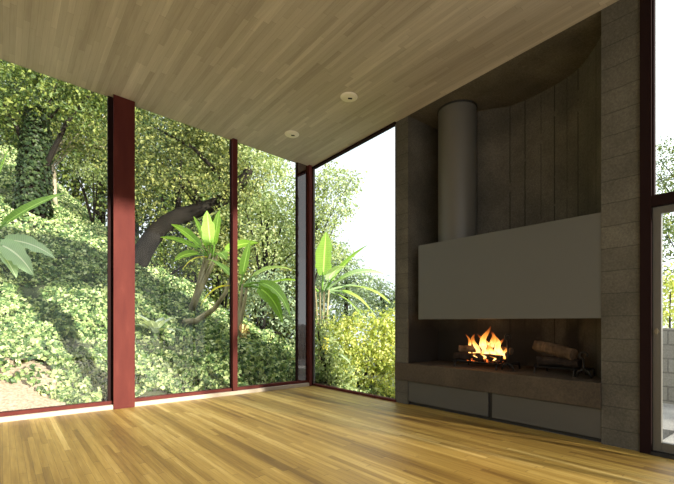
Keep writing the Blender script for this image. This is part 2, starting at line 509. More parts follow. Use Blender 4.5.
# soffit over the niche
bm = bmesh.new()
prism(bm, [(XF + 0.001, 1.17), (4.84, 1.17), (5.40, 1.60), (5.40, 4.10), (XF + 0.001, 4.10)], lambda x, y: ceilz(XF, y), lambda x, y: ceilz(XF, y) + 0.25)
so_ = fin('soffit', bm, M['conc'], wf)
so_['label'] = 'flat concrete soffit over the niche'

# hearth ledge
bm = bmesh.new()
fr = [(XF - 0.035, 4.095), (XF - 0.035, 1.475)]
prism(bm, [(XF - 0.035, 4.095), (XF - 0.035, 1.475), (4.415, 1.475)] + [(x - 0.0 , y) for x, y in NP[::-1][1:-1]] + [(4.415, 3.885), (XF + 0.0, 3.885), (XF - 0.001, 4.095)], 0.335, 0.575)
tag(fin('hearth_slab', bm, M['stone'], bevel=0.004), 'thick dark brown concrete hearth ledge carrying the fire', 'hearth')

# cabinet under the hearth
cab = empty('hearth_cabinet', (XF, 2.7, 0), 'low grey metal cabinet with two flat doors below hearth ledge', 'cabinet')
bm = bmesh.new(); box(bm, XF + 0.03, XF + 0.5, 1.482, 3.96, 0.05, 0.332)
fin('body', bm, M['cabdark'], cab)
bm = bmesh.new(); box(bm, XF + 0.06, XF + 0.4, 1.49, 3.95, 0.0, 0.05)
fin('plinth', bm, M['cabdark'], cab)
def yat(px, X=XF):
    return X / math.tan(YAW + math.atan((px - 337) / FPX))
y488, y492 = yat(487.5), yat(491.5)
bm = bmesh.new(); box(bm, XF + 0.008, XF + 0.03, y488, 3.93, 0.045, 0.325)
fin('door', bm, M['cab'], cab, bevel=0.003)
bm = bmesh.new(); box(bm, XF + 0.008, XF + 0.03, 1.484, y492, 0.045, 0.325)
fin('door', bm, M['cab'], cab, bevel=0.003)
bm = bmesh.new()
box(bm, XF + 0.001, XF + 0.022, 3.955, 3.985, 0.02, 0.334)
fin('frame_post', bm, M['hood'], cab, bevel=0.002)

# block work below the ledge at the left end (pier foot)
# --- hood and flue
hood = empty('fireplace_hood', (XF + 0.2, 2.6, 1.19), 'wide taupe metal fireplace hood with round flue rising behind it', 'fireplace hood')
bm = bmesh.new(); box(bm, XF + 0.01, XF + 0.035, 1.482, 3.70, 1.185, 2.19)
fin('hood_panel', bm, M['hood'], hood, bevel=0.004)
bm = bmesh.new(); box(bm, XF + 0.035, XF + 0.44, 1.56, 3.69, 1.20, 2.175)
fin('hood_body', bm, M['hood'], hood, bevel=0.004)
bm = bmesh.new()
FC = (4.83, 3.375)
NS = 48
R = 0.252
ring = [(FC[0] + R * math.cos(k * 2 * math.pi / NS), FC[1] + R * math.sin(k * 2 * math.pi / NS)) for k in range(NS)]
prism(bm, ring, 2.17, lambda x, y: ceilz(XF, y) + 0.01)
fl = fin('flue_pipe', bm, M['flue'], hood, True)
fl.data.set_sharp_from_angle(angle=math.radians(40))
bm = bmesh.new()
ring2 = [(FC[0] + (R + 0.012) * math.cos(k * 2 * math.pi / NS), FC[1] + (R + 0.012) * math.sin(k * 2 * math.pi / NS)) for k in range(NS)]
prism(bm, ring2, lambda x, y: ceilz(XF, y) - 0.02, lambda x, y: ceilz(XF, y) + 0.005)
fin('ceiling_collar', bm, M['cabdark'], hood)

# --- window wall frames
def zc(x, y=YW): return ceilz(x, y)
# I-section post
bm = bmesh.new()
def ibox(bm, x0, x1, y0, y1, z0=0.0):
    prism(bm, [(x0, y0), (x1, y0), (x1, y1), (x0, y1)], z0, lambda x, y: ceilz(x, y) + 0.01)
ibox(bm, 1.135, 1.395, YW - 0.10, YW - 0.082)
ibox(bm, 1.258, 1.272, YW - 0.082, YW + 0.12)
ibox(bm, 1.135, 1.395, YW + 0.12, YW + 0.138)
ibox(bm, 1.150, 1.38, YW - 0.02, YW + 0.02)
tag(fin('trim_1', bm, M['red'], bevel=0.003), 'wide red steel post in the window wall', kind='structure')
bm = bmesh.new()
ibox(bm, 2.825, 2.905, YW - 0.07, YW + 0.05)
tag(fin('trim_2', bm, M['red'], bevel=0.003), 'narrow red mullion in the window wall', kind='structure')
bm = bmesh.new()
ibox(bm, 4.07, 4.275, YW - 0.03, YW + 0.05)
tag(fin('trim_3', bm, M['red_gloss']), 'glossy dark red plate beside the corner post', kind='structure')
bm = bmesh.new()
ibox(bm, 4.28, 4.33, YW - 0.09, YW + 0.05)
ibox(bm, 4.34, 4.44, YW - 0.04, YW + 0.05)
tag(fin('trim_4', bm, M['red'], bevel=0.003), 'dark red corner post of the glazing', kind='structure')
# sill rail and white strip
bm = bmesh.new(); box(bm, XL, XF, YW - 0.035, YW + 0.05, 0.0, 0.105)
tag(fin('trim_5', bm, M['red'], bevel=0.003), 'red sill rail under the window wall', kind='structure')
bm = bmesh.new(); box(bm, XL, XF - 0.10, YW - 0.085, YW - 0.036, 0.0, 0.06)
tag(fin('trim_6', bm, M['white_sill'], bevel=0.004), 'cream strip along the foot of the window wall', kind='structure')

def pane(name, n, x0, x1):
    fb = bmesh.new()
    sw = 0.065 if n == 1 else 0.018  # first pane: widened dark stile stands in for the post's shaded side
    ibox(fb, x0, x0 + 0.018, YW - 0.012, YW + 0.012, 0.105); ibox(fb, x1 - sw, x1, YW - 0.012, YW + 0.03, 0.105)
    wo_ = tag(fin('window_%d' % n, fb, M['dark_red']), kind='structure')
    g = bmesh.new()
    prism(g, [(x0 + 0.01, YW - 0.001), (x1 - 0.01, YW - 0.001), (x1 - 0.01, YW + 0.001), (x0 + 0.01, YW + 0.001)], 0.1, lambda x, y: ceilz(x, y))
    # a single sheet of glass
    bmesh.ops.delete(g, geom=[f for f in g.faces if f.calc_center_median().y > YW - 0.0005], context='FACES')
    fin('pane', g, M['glass'], wo_)
pane('w', 1, XL, 1.15)
pane('w', 2, 1.38, 2.83)
pane('w', 3, 2.90, 4.075)
# corner window on the fireplace side
fb = bmesh.new()
prism(fb, [(XF - 0.03, 4.10), (XF + 0.03, 4.10), (XF + 0.03, YW - 0.04), (XF - 0.03, YW - 0.04)], lambda x, y: ceilz(XF, y) - 0.035, lambda x, y: ceilz(XF, y) + 0.1)
w4 = tag(fin('window_4', fb, M['dark_red']), 'tall corner window beside the fireplace wall', kind='structure')
fb = bmesh.new()
box(fb, XF - 0.02, XF + 0.05, 4.10, YW - 0.04, 0.0, 0.035)
tag(fin('trim_7', fb, M['red'], bevel=0.002), 'low red sill under the corner window', kind='structure')
g = bmesh.new()
vs = [g.verts.new(p) for p in ((XF, 4.10, 0.03), (XF, YW - 0.04, 0.03), (XF, YW - 0.04, ceilz(XF, YW)), (XF, 4.10, ceilz(XF, 4.1)))]
g.faces.new(vs); fin('pane', g, M['glass'], w4)
fb = bmesh.new()
prism(fb, [(XF - 0.015, YW - 0.075), (XF + 0.015, YW - 0.075), (XF + 0.015, YW - 0.041), (XF - 0.015, YW - 0.041)], 0.03, lambda x, y: ceilz(XF, y))
prism(fb, [(XF - 0.008, 4.101), (XF + 0.03, 4.101), (XF + 0.03, 4.115), (XF - 0.008, 4.115)], 0.03, lambda x, y: ceilz(XF, y))
fin('window_frame', fb, M['doorgrey'], w4)

# --- garden door side
bm = bmesh.new()
prism(bm, [(XF - 0.03, 1.085), (XF + 0.10, 1.085), (XF + 0.10, 1.168), (XF - 0.03, 1.168)], 0.0, lambda x, y: ceilz(XF, y) + 0.02)
tag(fin('trim_8', bm, M['dark_red']), 'dark post between the block pier and garden door', kind='structure')
bm = bmesh.new(); box(bm, XF - 0.03, XF + 0.08, YB, 1.085, 2.15, 2.245)
tag(fin('trim_9', bm, M['dark_red'], bevel=0.003), 'dark red transom over the garden door', kind='structure')
bm = bmesh.new(); box(bm, XF - 0.04, XF + 0.12, YB, 1.085, -0.02, 0.03)
tag(fin('trim_10', bm, M['cabdark']), 'dark door threshold', kind='structure')
def door(n, y0, y1):
    d = bmesh.new()
    t_ = 0.062
    box(d, XF, XF + 0.045, y1 - t_, y1, 0.035, 2.145); box(d, XF, XF + 0.045, y0, y0 + t_, 0.035, 2.145)
    box(d, XF, XF + 0.045, y0 + t_, y1 - t_, 0.035, 0.115); box(d, XF, XF + 0.045, y0 + t_, y1 - t_, 2.085, 2.145)
    dd = tag(fin('door_%d' % n, d, M['doorgrey'], bevel=0.003), kind='structure')
    g = bmesh.new()
    vs = [g.verts.new(p) for p in ((XF + 0.02, y0 + t_, 0.11), (XF + 0.02, y1 - t_, 0.11), (XF + 0.02, y1 - t_, 2.09), (XF + 0.02, y0 + t_, 2.09))]
    g.faces.new(vs); fin('pane', g, M['glass'], dd)
    return dd
dd = door(1, 0.10, 1.083)
bm = bmesh.new(); tube(bm, [(XF - 0.008, 1.052, 1.07), (XF + 0.004, 1.052, 1.07)], 0.018, 14)
box(bm, XF - 0.014, XF - 0.006, 1.046, 1.058, 1.045, 1.095)
fin('lock', bm, M['brass'], dd)
g = bmesh.new(); box(g, XF, XF + 0.045, YB, 0.09, 0.035, 0.10); box(g, XF, XF + 0.045, YB, YB + 0.06, 0.035, 2.145)
w7 = tag(fin('window_7', g, M['doorgrey']), kind='structure')
g = bmesh.new()
vs = [g.verts.new(p) for p in ((XF + 0.02, YB + 0.03, 0.09), (XF + 0.02, 0.10, 0.09), (XF + 0.02, 0.10, 2.15), (XF + 0.02, YB + 0.03, 2.15))]
g.faces.new(vs); fin('pane', g, M['glass'], w7)
fb = bmesh.new()
for y in (1.07, YB): prism(fb, [(XF - 0.01, y), (XF + 0.04, y), (XF + 0.04, y + 0.015), (XF - 0.01, y + 0.015)], 2.245, lambda x, yy: ceilz(XF, yy))
w5 = tag(fin('window_5', fb, M['dark_red']), 'clerestory window over the garden door', kind='structure')
g = bmesh.new()
vs = [g.verts.new(p) for p in ((XF + 0.02, YB, 2.24), (XF + 0.02, 1.085, 2.24), (XF + 0.02, 1.085, 4.15), (XF + 0.02, YB, 4.15))]
g.faces.new(vs); fin('pane', g, M['glass'], w5)

# --- ceiling downlights
def downlight(x, y, label):
    e = empty('ceiling_downlight', (x, y, ceilz(x, y)), label, 'ceiling light', 'recessed ceiling downlights')
    R3 = Matrix.Translation((x, y, ceilz(x, y))) @ Vector((0, 0, 1)).rotation_difference(Vector((0.055, 0.029, 1)).normalized()).to_matrix().to_4x4()
    bm = bmesh.new()
    prof = [(0.0, -0.018), (0.07, -0.018), (0.10, -0.012), (0.112, -0.003), (0.112, 0.01)]
    rr = []
    for k in range(36):
        a = k * 2 * math.pi / 36
        rr.append([bm.verts.new(R3 @ Vector((r * math.cos(a), r * math.sin(a), z))) for r, z in prof[1:]])
    c = bm.verts.new(R3 @ Vector((0, 0, -0.018)))
    for k in range(36):
        A, B = rr[k], rr[(k + 1) % 36]
        bm.faces.new([c, A[0], B[0]])
        for q in range(3): bm.faces.new([A[q], A[q + 1], B[q + 1], B[q]])
    fin('trim_ring', bm, M['white'], e, True)
    bm = bmesh.new()
    vs = box(bm, -0.012, 0.042, -0.014, 0.014, -0.022, -0.016)
    bmesh.ops.rotate(bm, verts=bm.verts, cent=(0, 0, 0), matrix=Matrix.Rotation(math.radians(-35), 3, 'Z'))
    bmesh.ops.transform(bm, verts=bm.verts, matrix=R3)
    fin('slot', bm, M['cabdark'], e)
downlight(3.50, 4.09, 'round white recessed ceiling light, the one nearer the camera and larger in view')
downlight(3.46, 5.39, 'round white recessed ceiling light nearer the window corner, smaller in view')

# ------------------------------------------------------------------ the fire
HZ = 0.575
def logobj(name, a, b, r, mat, label, group, split=True):
    a, b = Vector(a), Vector(b)
    bm = bmesh.new()
    n = 9
    pts = []; rad = []
    for i in range(n):
        t = i / (n - 1)
        p = a.lerp(b, t) + Vector((0, 0, math.sin(t * 3.1) * r * 0.15))
        pts.append(p); rad.append(r * (0.94 + 0.14 * random.random()))
    tube(bm, pts, rad, 11)
    for v in bm.verts: v.co += Vector((random.uniform(-1, 1), random.uniform(-1, 1), random.uniform(-1, 1))) * r * 0.10
    o = fin(name, bm, mat)
    return tag(o, label, 'log', group)

def grate(cx, cy, halfw, label):
    e = empty('log_grate', (cx, cy, HZ), label, 'log grate')
    bm = bmesh.new()
    for dx in (-0.12, 0.0, 0.12): tube(bm, [(cx + dx, cy - halfw, HZ + 0.075), (cx + dx, cy + halfw, HZ + 0.075)], 0.009, 8)
    fin('bar', bm, M['iron'], e)
    for dy in (-halfw * 0.85, halfw * 0.85):
        bm = bmesh.new()
        tube(bm, [(cx - 0.17, cy + dy, HZ + 0.105), (cx - 0.15, cy + dy, HZ + 0.066), (cx + 0.15, cy + dy, HZ + 0.066)], 0.009, 8)
        tube(bm, [(cx - 0.15, cy + dy, HZ + 0.066), (cx - 0.17, cy + dy, HZ + 0.001)], 0.009, 8)
        tube(bm, [(cx + 0.13, cy + dy, HZ + 0.066), (cx + 0.15, cy + dy, HZ + 0.001)], 0.009, 8)
        fin('leg', bm, M['iron'], e)
grate(4.72, 2.93, 0.34, 'black iron log grate under the burning logs')
grate(4.80, 2.02, 0.24, 'black iron log grate under the unlit logs')
lg = 'logs on the hearth'
logobj('log', (4.62, 3.26, HZ + 0.13), (4.66, 2.62, HZ + 0.125), 0.050, M['log_char'], 'charred log lying at the front of the burning pile', lg)
logobj('log', (4.78, 3.24, HZ + 0.135), (4.82, 2.64, HZ + 0.135), 0.052, M['log_char'], 'charred log at the back of the burning pile, under the flames', lg)
logobj('log', (4.66, 3.22, HZ + 0.225), (4.80, 2.78, HZ + 0.225), 0.045, M['log'], 'pale ashy log laid across the top left of the burning pile', lg)
logobj('log', (4.83, 2.98, HZ + 0.235), (4.80, 2.58, HZ + 0.22), 0.043, M['log'], 'brown log on the top right of the burning pile', lg)
logobj('log', (4.76, 2.24, HZ + 0.135), (4.74, 1.80, HZ + 0.13), 0.05, M['log_char'], 'dark unlit log lowest at the front of the right-hand pile', lg)
logobj('log', (4.90, 2.26, HZ + 0.135), (4.88, 1.84, HZ + 0.13), 0.05, M['log_char'], 'dark unlit log lowest at the back of the right-hand pile', lg)
logobj('log', (4.84, 2.30, HZ + 0.30), (4.70, 1.84, HZ + 0.225), 0.065, M['log'], 'split brown unlit log sloping down on top of the right-hand pile', lg)

def andiron(x, y, h, label):
    e = empty('andiron', (x, y, HZ), label, 'andiron')
    bm = bmesh.new()
    tube(bm, [(x, y, HZ + 0.07), (x + 0.005, y, HZ + h * 0.5), (x, y, HZ + h)], [0.016, 0.011, 0.014], 8)
    fin('shaft', bm, M['iron'], e, True)
    bm = bmesh.new()
    pts = [(x, y + 0.035 * math.cos(a), HZ + h + 0.035 + 0.035 * math.sin(a)) for a in [(-0.5 + 0.16 * k) * math.pi for k in range(11)]]
    tube(bm, pts, 0.011, 8)
    fin('scroll', bm, M['iron'], e, True)
    for s in (-1, 1):
        bm = bmesh.new()
        tube(bm, [(x, y, HZ + 0.10), (x, y + s * 0.05, HZ + 0.07), (x, y + s * 0.075, HZ + 0.012)], [0.013, 0.012, 0.012], 8)
        fin('foot', bm, M['iron'], e, True)
    bm = bmesh.new(); tube(bm, [(x, y, HZ + 0.085), (x + 0.26, y, HZ + 0.085), (x + 0.28, y, HZ + 0.012)], 0.011, 8)
    fin('bar', bm, M['iron'], e, True)
andiron(4.60, 2.52, 0.36, 'black iron andiron standing just right of the burning fire')
andiron(4.58, 1.70, 0.20, 'short black iron andiron at the right end of the hearth')

# flames
def flame_mat():
    t = NT('flame')
    at_ = t.n('UVMap'); sep = t.n('SeparateXYZ'); t.l(at_.outputs[0], sep.inputs[0])
    n = t.noise(t.scaled(t.obj(), (9, 9, 4)), 2, 3)
    h = t.math('ADD', sep.outputs[1], t.math('MULTIPLY_ADD', n, 0.5, -0.25))
    col = t.ramp(h, [(0.0, (1.0, 0.34, 0.05)), (0.3, (1.0, 0.62, 0.22)), (0.65, (1.0, 0.36, 0.05)), (1.0, (0.8, 0.12, 0.02))])
    em = t.n('Emission'); t.l(col, em.inputs[0])
    t.l(t.ramp(h, [(0, 1.0), (0.3, 1.0), (1, 0.2)]), em.inputs[1])
    mul = t.math('MULTIPLY', t.ramp(h, [(0, 0.85), (0.35, 1.0), (1.0, 0.15)]), 3.0)
    t.l(mul, em.inputs[1])
    tr = t.n('BsdfTransparent')
    mx = t.n('MixShader')
    t.l(t.ramp(h, [(0.0, 0.65), (0.4, 0.62), (1.0, 0.12)]), mx.inputs[0])
    t.l(tr.outputs[0], mx.inputs[1]); t.l(em.outputs[0], mx.inputs[2]); t.l(mx.outputs[0], t.out.inputs[0])
    return t.m
M['flame'] = flame_mat()
def tongue(x, y, z, h, r, lean, ph):
    v = []; f = []; uv = []
    NZ, NSG = 16, 10
    for i in range(NZ + 1):
        t = i / NZ
        rad = r * (0.55 + 1.3 * t) * (1 - t) ** 0.9 * 1.25 + 0.0008
        cx = x + lean[0] * t * t + 0.035 * math.sin(ph + t * 5.2) * t
        cy = y + lean[1] * t * t + 0.045 * math.sin(ph * 1.7 + t * 5.8) * t
        for k in range(NSG):
            a = k * 2 * math.pi / NSG + t * 1.5
            rr = rad * (1 + 0.3 * math.sin(3 * a + ph))
            v.append((cx + rr * 0.6 * math.cos(a), cy + rr * math.sin(a), z + h * t)); uv.append((k / NSG, t))
    for i in range(NZ):
        for k in range(NSG):
            a = i * NSG + k; b = i * NSG + (k + 1) % NSG
            f.append((a, b, b + NSG, a + NSG))
    return v, f, uv
fire = empty('flames', (4.72, 2.92, HZ + 0.15), 'orange and yellow fire burning on the logs under the hood', 'fire')
specs = [(4.70, 3.14, .16, .30, .026, (0, 0.05), 0.4), (4.72, 3.08, .15, .24, .036, (0, -0.02), 1.3), (4.70, 3.02, .14, .33, .042, (0, 0.07), 2.2),
         (4.73, 2.95, .14, .44, .055, (0, -0.02), 3.1), (4.70, 2.90, .14, .20, .040, (0, 0.02), 4.4), (4.76, 2.98, .16, .30, .06, (0, 0.03), 5.0),
         (4.70, 2.83, .13, .22, .040, (0, 0.0), 6.1), (4.74, 2.78, .15, .36, .045, (0, 0.05), 0.9), (4.72, 2.72, .15, .26, .045, (0, 0.03), 2.9),
         (4.70, 2.67, .13, .17, .032, (0, 0.04), 3.8), (4.60, 2.87, .12, .10, .022, (0, 0.01), 1.9), (4.58, 2.74, .11, .07, .016, (0, 0.0), 5.5),
         (4.60, 2.98, .12, .07, .018, (0, 0.0), 2.5), (4.76, 2.88, .16, .34, .05, (0, -0.03), 0.2)]
for s in specs:
    v, f, uv = tongue(s[0], s[1] - 0.05, HZ + s[2], s[3] * 0.88, s[4] * 0.85, s[5], s[6])
    me = bpy.data.meshes.new('flame_tongue'); me.from_pydata(v, [], f)
    ul = me.uv_layers.new(name='UVMap')
    for lp in me.loops: ul.data[lp.index].uv = uv[lp.vertex_index]
    link('flame_tongue', me, M['flame'], fire, True)
# ember bed
bm = bmesh.new()
def ember_mat():
    t = NT('ember'); n = t.noise(t.obj(), 35, 4)
    p = t.pbsdf((0.03, 0.02, 0.018), 0.9)
    t.l(t.ramp(n, [(0.52, (0, 0, 0)), (0.6, (1, 0.16, 0.02)), (0.75, (1, 0.45, 0.1))]), p.inputs['Emission Color'])
    p.inputs['Emission Strength'].default_value = 2.0
    return t.m
for k in range(60):
    c = Vector((4.72 + random.uniform(-.13, .13), 2.90 + random.uniform(-.26, .26), HZ + 0.085 + random.uniform(0, .025)))
    bmesh.ops.create_icosphere(bm, subdivisions=1, radius=random.uniform(.012, .026), matrix=Matrix.Translation(c))
tag(fin('ember_bed', bm, ember_mat()), 'glowing embers lying on the grate under the fire', 'embers', kind='stuff')
pl = bpy.data.lights.new('fire_light', 'POINT'); pl.energy = 3.5; pl.color = (1, 0.45, 0.15); pl.shadow_soft_size = 0.12
po = bpy.data.objects.new('fire_light', pl); COL.objects.link(po); po.location = (4.66, 2.9, HZ + 0.42)

# ------------------------------------------------------------------ outside ground
def hz_np(X, Y):
    X = np.asarray(X, float); Y = np.asarray(Y, float)
    dy = Y - 6.35
    k = 0.46 - 0.042 * np.clip(X - 1.0, 0, 14)
    up = np.where(dy > 0, dy * k, 0.0)
    drop = -0.32 * np.clip(X - 4.7, 0, 30)
    h = up + drop - 0.02
    h = np.where(h > 11, 11 + (h - 11) * 0.3, h)
    h = np.where(h < -4, -4, h)
    bumps = 0.10 * np.sin(X * 1.9 + 1.3) * np.cos(Y * 1.6 + 0.4) + 0.06 * np.sin(X * 4.1 + Y * 3.3)
    return h + bumps * np.clip(dy / 1.5, 0.15, 1)
def ground_z(x, y): return float(hz_np(x, y))
def ground_at(px, py):
    d = 6.4
    while d < 40:
        x, y = at(px, d)
        if ground_z(x, y) + 0.05 >= atz(py, d): break
        d += 0.05
    return d
def grid_mesh(name, xs, ys, zfun, mat):
    XX, YY = np.meshgrid(xs, ys, indexing='ij')
    ZZ = zfun(XX, YY)
    v = np.stack([XX, YY, ZZ], -1).reshape(-1, 3)
    nx, ny = len(xs), len(ys)
    i = np.arange(nx - 1)[:, None] * ny + np.arange(ny - 1)[None]
    f = np.stack([i, i + ny, i + ny + 1, i + 1], -1).reshape(-1, 4)
    me = bpy.data.meshes.new(name); me.from_pydata(v.tolist(), [], f.tolist())
    return link(name, me, mat, None, True)
tag(grid_mesh('ground', np.linspace(-25, 60, 140), np.linspace(6.26, 60, 110), hz_np, M['soil']), kind='structure')
bm = bmesh.new()
vs = [bm.verts.new(p) for p in ((5.75, 6.26, -0.4), (5.75, 3.6, -0.4), (60, 3.6, -4.1), (60, 6.26, -4.1), (14.8, 6.26, -3.3), (14.8, 3.6, -3.3))]
bm.faces.new([vs[0], vs[1], vs[5], vs[4]]); bm.faces.new([vs[4], vs[5], vs[2], vs[3]])
v2 = [bm.verts.new(p) for p in ((XF + 0.06, 4.11, -0.15), (5.75, 4.11, -0.38), (5.75, 6.26, -0.4), (XF + 0.06, 6.26, -0.05))]
bm.faces.new(v2)
tag(fin('ground_2', bm, M['soil']), kind='structure')

bm = bmesh.new(); box(bm, XF + 0.06, 7.55, -5, 1.17, -0.25, -0.04); box(bm, 5.72, 7.55, 1.17, 3.4, -0.25, -0.04); box(bm, 4.9, 5.72, 1.17, 1.19, -0.25, -0.04)
tag(fin('patio', bm, M['patio']), kind='structure', label='pale concrete patio outside the garden door')
bm = bmesh.new(); box(bm, 7.55, 7.75, -5, 3.4, -4.2, 1.06)
tag(fin('garden_wall', bm, M['gblock']), 'low grey concrete block wall across the patio', kind='structure')
bm = bmesh.new(); box(bm, -20, 60, -30, -2.7, -0.6, -0.25)
tag(fin('terrain', bm, M['patio']), kind='structure')

# ------------------------------------------------------------------ leaves
def leaf_mesh(name, pts, nrm, size, mat, parent=None, aspect=0.62, up=None, fold=0.22):
    """one folded leaf blade per point; pts, nrm: (n,3); size: (n,)"""
    n = len(pts)
    nrm = nrm / (np.linalg.norm(nrm, axis=1, keepdims=True) + 1e-9)
    d = rng.normal(size=(n, 3)) if up is None else up + rng.normal(size=(n, 3)) * 0.35
    d = d - nrm * (d * nrm).sum(1, keepdims=True)
    d /= (np.linalg.norm(d, axis=1, keepdims=True) + 1e-9)
    s = np.cross(nrm, d)
    L = size[:, None]
    base = pts - d * L * 0.5
    tip = pts + d * L * 0.5 - nrm * L * 0.10
    lf = pts + s * L * aspect * 0.5 + nrm * L * fold - d * L * 0.08
    rt = pts - s * L * aspect * 0.5 + nrm * L * fold - d * L * 0.08
    V = np.stack([base, lf, tip, rt], 1).reshape(-1, 3)
    b = np.arange(n) * 4
    F = np.stack([np.stack([b, b + 2, b + 1], -1), np.stack([b, b + 3, b + 2], -1)], 1).reshape(-1)
    me = bpy.data.meshes.new(name)
    me.vertices.add(n * 4); me.vertices.foreach_set('co', V.reshape(-1).astype(np.float32))
    me.loops.add(n * 6); me.loops.foreach_set('vertex_index', F.astype(np.int32))
    me.polygons.add(n * 2); me.polygons.foreach_set('loop_start', (np.arange(n * 2) * 3).astype(np.int32))
    me.update(calc_edges=True); me.validate()
    return link(name, me, mat, parent)

# ivy over the hillside
def ivy_points(n):
    depth = 5.5 + 24 * rng.random(n) ** 1.7
    px = rng.uniform(-190, 400, n)
    lat = (px - 337) / FPX * depth
    X = depth * SY + lat * CY; Y = depth * CY - lat * SY
    ok = (Y > 6.36) & (X > -9)
    r = np.hypot(X - 0.05, Y - 6.95)
    ok &= ~((r < 0.55) & (rng.random(n) < 0.93))
    return X[ok], Y[ok], depth[ok]
_li = np.arange(14)
_lr = np.random.default_rng(3)
_lk = _lr.normal(size=(14, 2)) * np.linspace(4, 16, 14)[:, None] * 0.7
_lp = _lr.uniform(0, 6.28, 14)
def ivy_lumps(X, Y):
    a = sum(np.sin(X * k[0] + Y * k[1] + p) / (1 + 0.12 * i) for i, (k, p) in enumerate(zip(_lk, _lp)))
    return 0.075 * np.clip(a / 1.6, -1.2, 2.0)
X, Y, D = ivy_points(300000)
Z = hz_np(X, Y) + 0.03 + 0.09 * rng.random(len(X)) + ivy_lumps(X, Y)
nr = rng.normal(size=(len(X), 3)) * 0.75 + np.array([0.0, -0.8, 0.6])
size = rng.uniform(0.03, 0.078, len(X)) * (1 + D / 22)
tag(leaf_mesh('ivy_ground_cover', np.stack([X, Y, Z], 1), nr, size, M['ivy'], aspect=0.85),
    'bright green ivy carpeting the hillside outside the window wall', 'ground cover', kind='stuff')

def clump_cloud(blobs, per, leaf, seed=0, shell=0.45, flat=0.75):
    """leaf positions gathered in tufts over ellipsoid blobs; blobs (centre, rx, rz)"""
    P_, N_, S_ = [], [], []
    for c, rx, rz in blobs:
        nt = max(12, int(per * (rx * rz) / (leaf * 3.2) ** 2 * 3.2))
        u = rng.normal(size=(nt, 3)); u /= np.linalg.norm(u, axis=1, keepdims=True)
        rad = shell + (1 - shell) * rng.random(nt) ** 0.6
        tc_ = np.array(c) + u * rad[:, None] * np.array([rx, rx, rz])
        m = 16
        off = rng.normal(size=(nt, m, 3)) * leaf * np.array([1.5, 1.5, 1.5 * flat])
        pts = (tc_[:, None] + off).reshape(-1, 3)
        nn = (u[:, None] * 0.7 + rng.normal(size=(nt, m, 3)) * 0.7 + np.array([0, 0, 0.35])).reshape(-1, 3)
        P_.append(pts); N_.append(nn); S_.append(leaf * rng.uniform(0.6, 1.3, len(pts)))
    return np.concatenate(P_), np.concatenate(N_), np.concatenate(S_)

def tree(name, label, cat, depth, blobs, trunk, mat, leaf=0.13, per=3.0, bark_='bark', group=None, rt=(0.16, 0.05), branches=5, aspect=0.6):
    """blobs: (px, py, rx px, rz px, depth offset); trunk: list of (px, py) or None; real sizes follow from the depth"""
    s = depth / FPX
    bl = []
    for b in blobs:
        px, py, rx, rz = b[:4]; dd = b[4] if len(b) > 4 else 0
        d = depth + dd
        bl.append((P(px, py, d), rx * d / FPX, rz * d / FPX))
    if trunk:
        pts = [P(a, b, depth) for a, b in trunk]
        gz = ground_z(pts[0].x, pts[0].y)
        root = Vector((pts[0].x, pts[0].y, gz - 0.1))
        if pts[0].z > gz: pts = [root.lerp(Vector((pts[1].x, pts[1].y, root.z)), -0.6)] + pts
        else: pts[0].z = gz - 0.1
    else:
        c = bl[0][0]; x, y = c.x, c.y
        pts = [Vector((x, y, ground_z(x, y) - 0.1)), Vector((x + 0.1, y, c.z - bl[0][2] * 0.4)), c]
    e = empty(name, pts[0], label, cat, group)
    bm = bmesh.new()
    n = len(pts)
    # refine the path
    q = []
    for i in range(n - 1):
        p0, p1, p2, p3 = pts[max(i - 1, 0)], pts[i], pts[i + 1], pts[min(i + 2, n - 1)]
        for k in range(5):
            t = k / 5
            q.append(0.5 * ((2 * p1) + (-p0 + p2) * t + (2 * p0 - 5 * p1 + 4 * p2 - p3) * t * t + (-p0 + 3 * p1 - 3 * p2 + p3) * t ** 3))
    q.append(pts[-1])
    rr = [rt[0] + (rt[1] - rt[0]) * i / (len(q) - 1) for i in range(len(q))]
    tube(bm, q, rr, 10)
    for v_ in bm.verts:
        v_.co += Vector((random.uniform(-1, 1), random.uniform(-1, 1), random.uniform(-1, 1))) * rt[0] * 0.10
    tr = fin('trunk', bm, M[bark_], e, True)
    for k in range(branches):
        c, rx, rz = bl[k % len(bl)]
        i0 = int(len(q) * random.uniform(0.5, 0.95)) - 1
        a = q[max(i0, 1)]
        tgt = Vector(c) + Vector((random.uniform(-.6, .6) * rx, random.uniform(-.6, .6) * rx, random.uniform(-.3, .6) * rz))
        mid = a.lerp(tgt, 0.5) + Vector((0, 0, 0.12 * (tgt - a).length))
        bm = bmesh.new(); r0 = min(rr[max(i0, 1)] * 0.5, 0.10)
        tube(bm, [a, a.lerp(mid, .5) + Vector((0, 0, .05)), mid, tgt], [r0, r0 * .8, r0 * .6, r0 * .2], 7)
        fin('branch', bm, M[bark_], e, True)
    p_, n_, s_ = clump_cloud(bl, per, leaf)
    leaf_mesh('foliage', p_, n_, s_, M[mat], e, aspect=aspect)
    return e

G = 'trees on the hillside behind the window wall'
tree('ivy_clad_tree', 'dark tree with ivy-covered trunk seen through the left pane', 'tree', 13.0,
     [(20, 95, 46, 34), (70, 108, 42, 30), (-30, 110, 45, 40), (55, 70, 40, 26), (100, 92, 30, 24)], [(32, 215), (33, 160), (38, 110)], 'leaf_mid', 0.13, 4.2, rt=(0.42, 0.22), group=G)
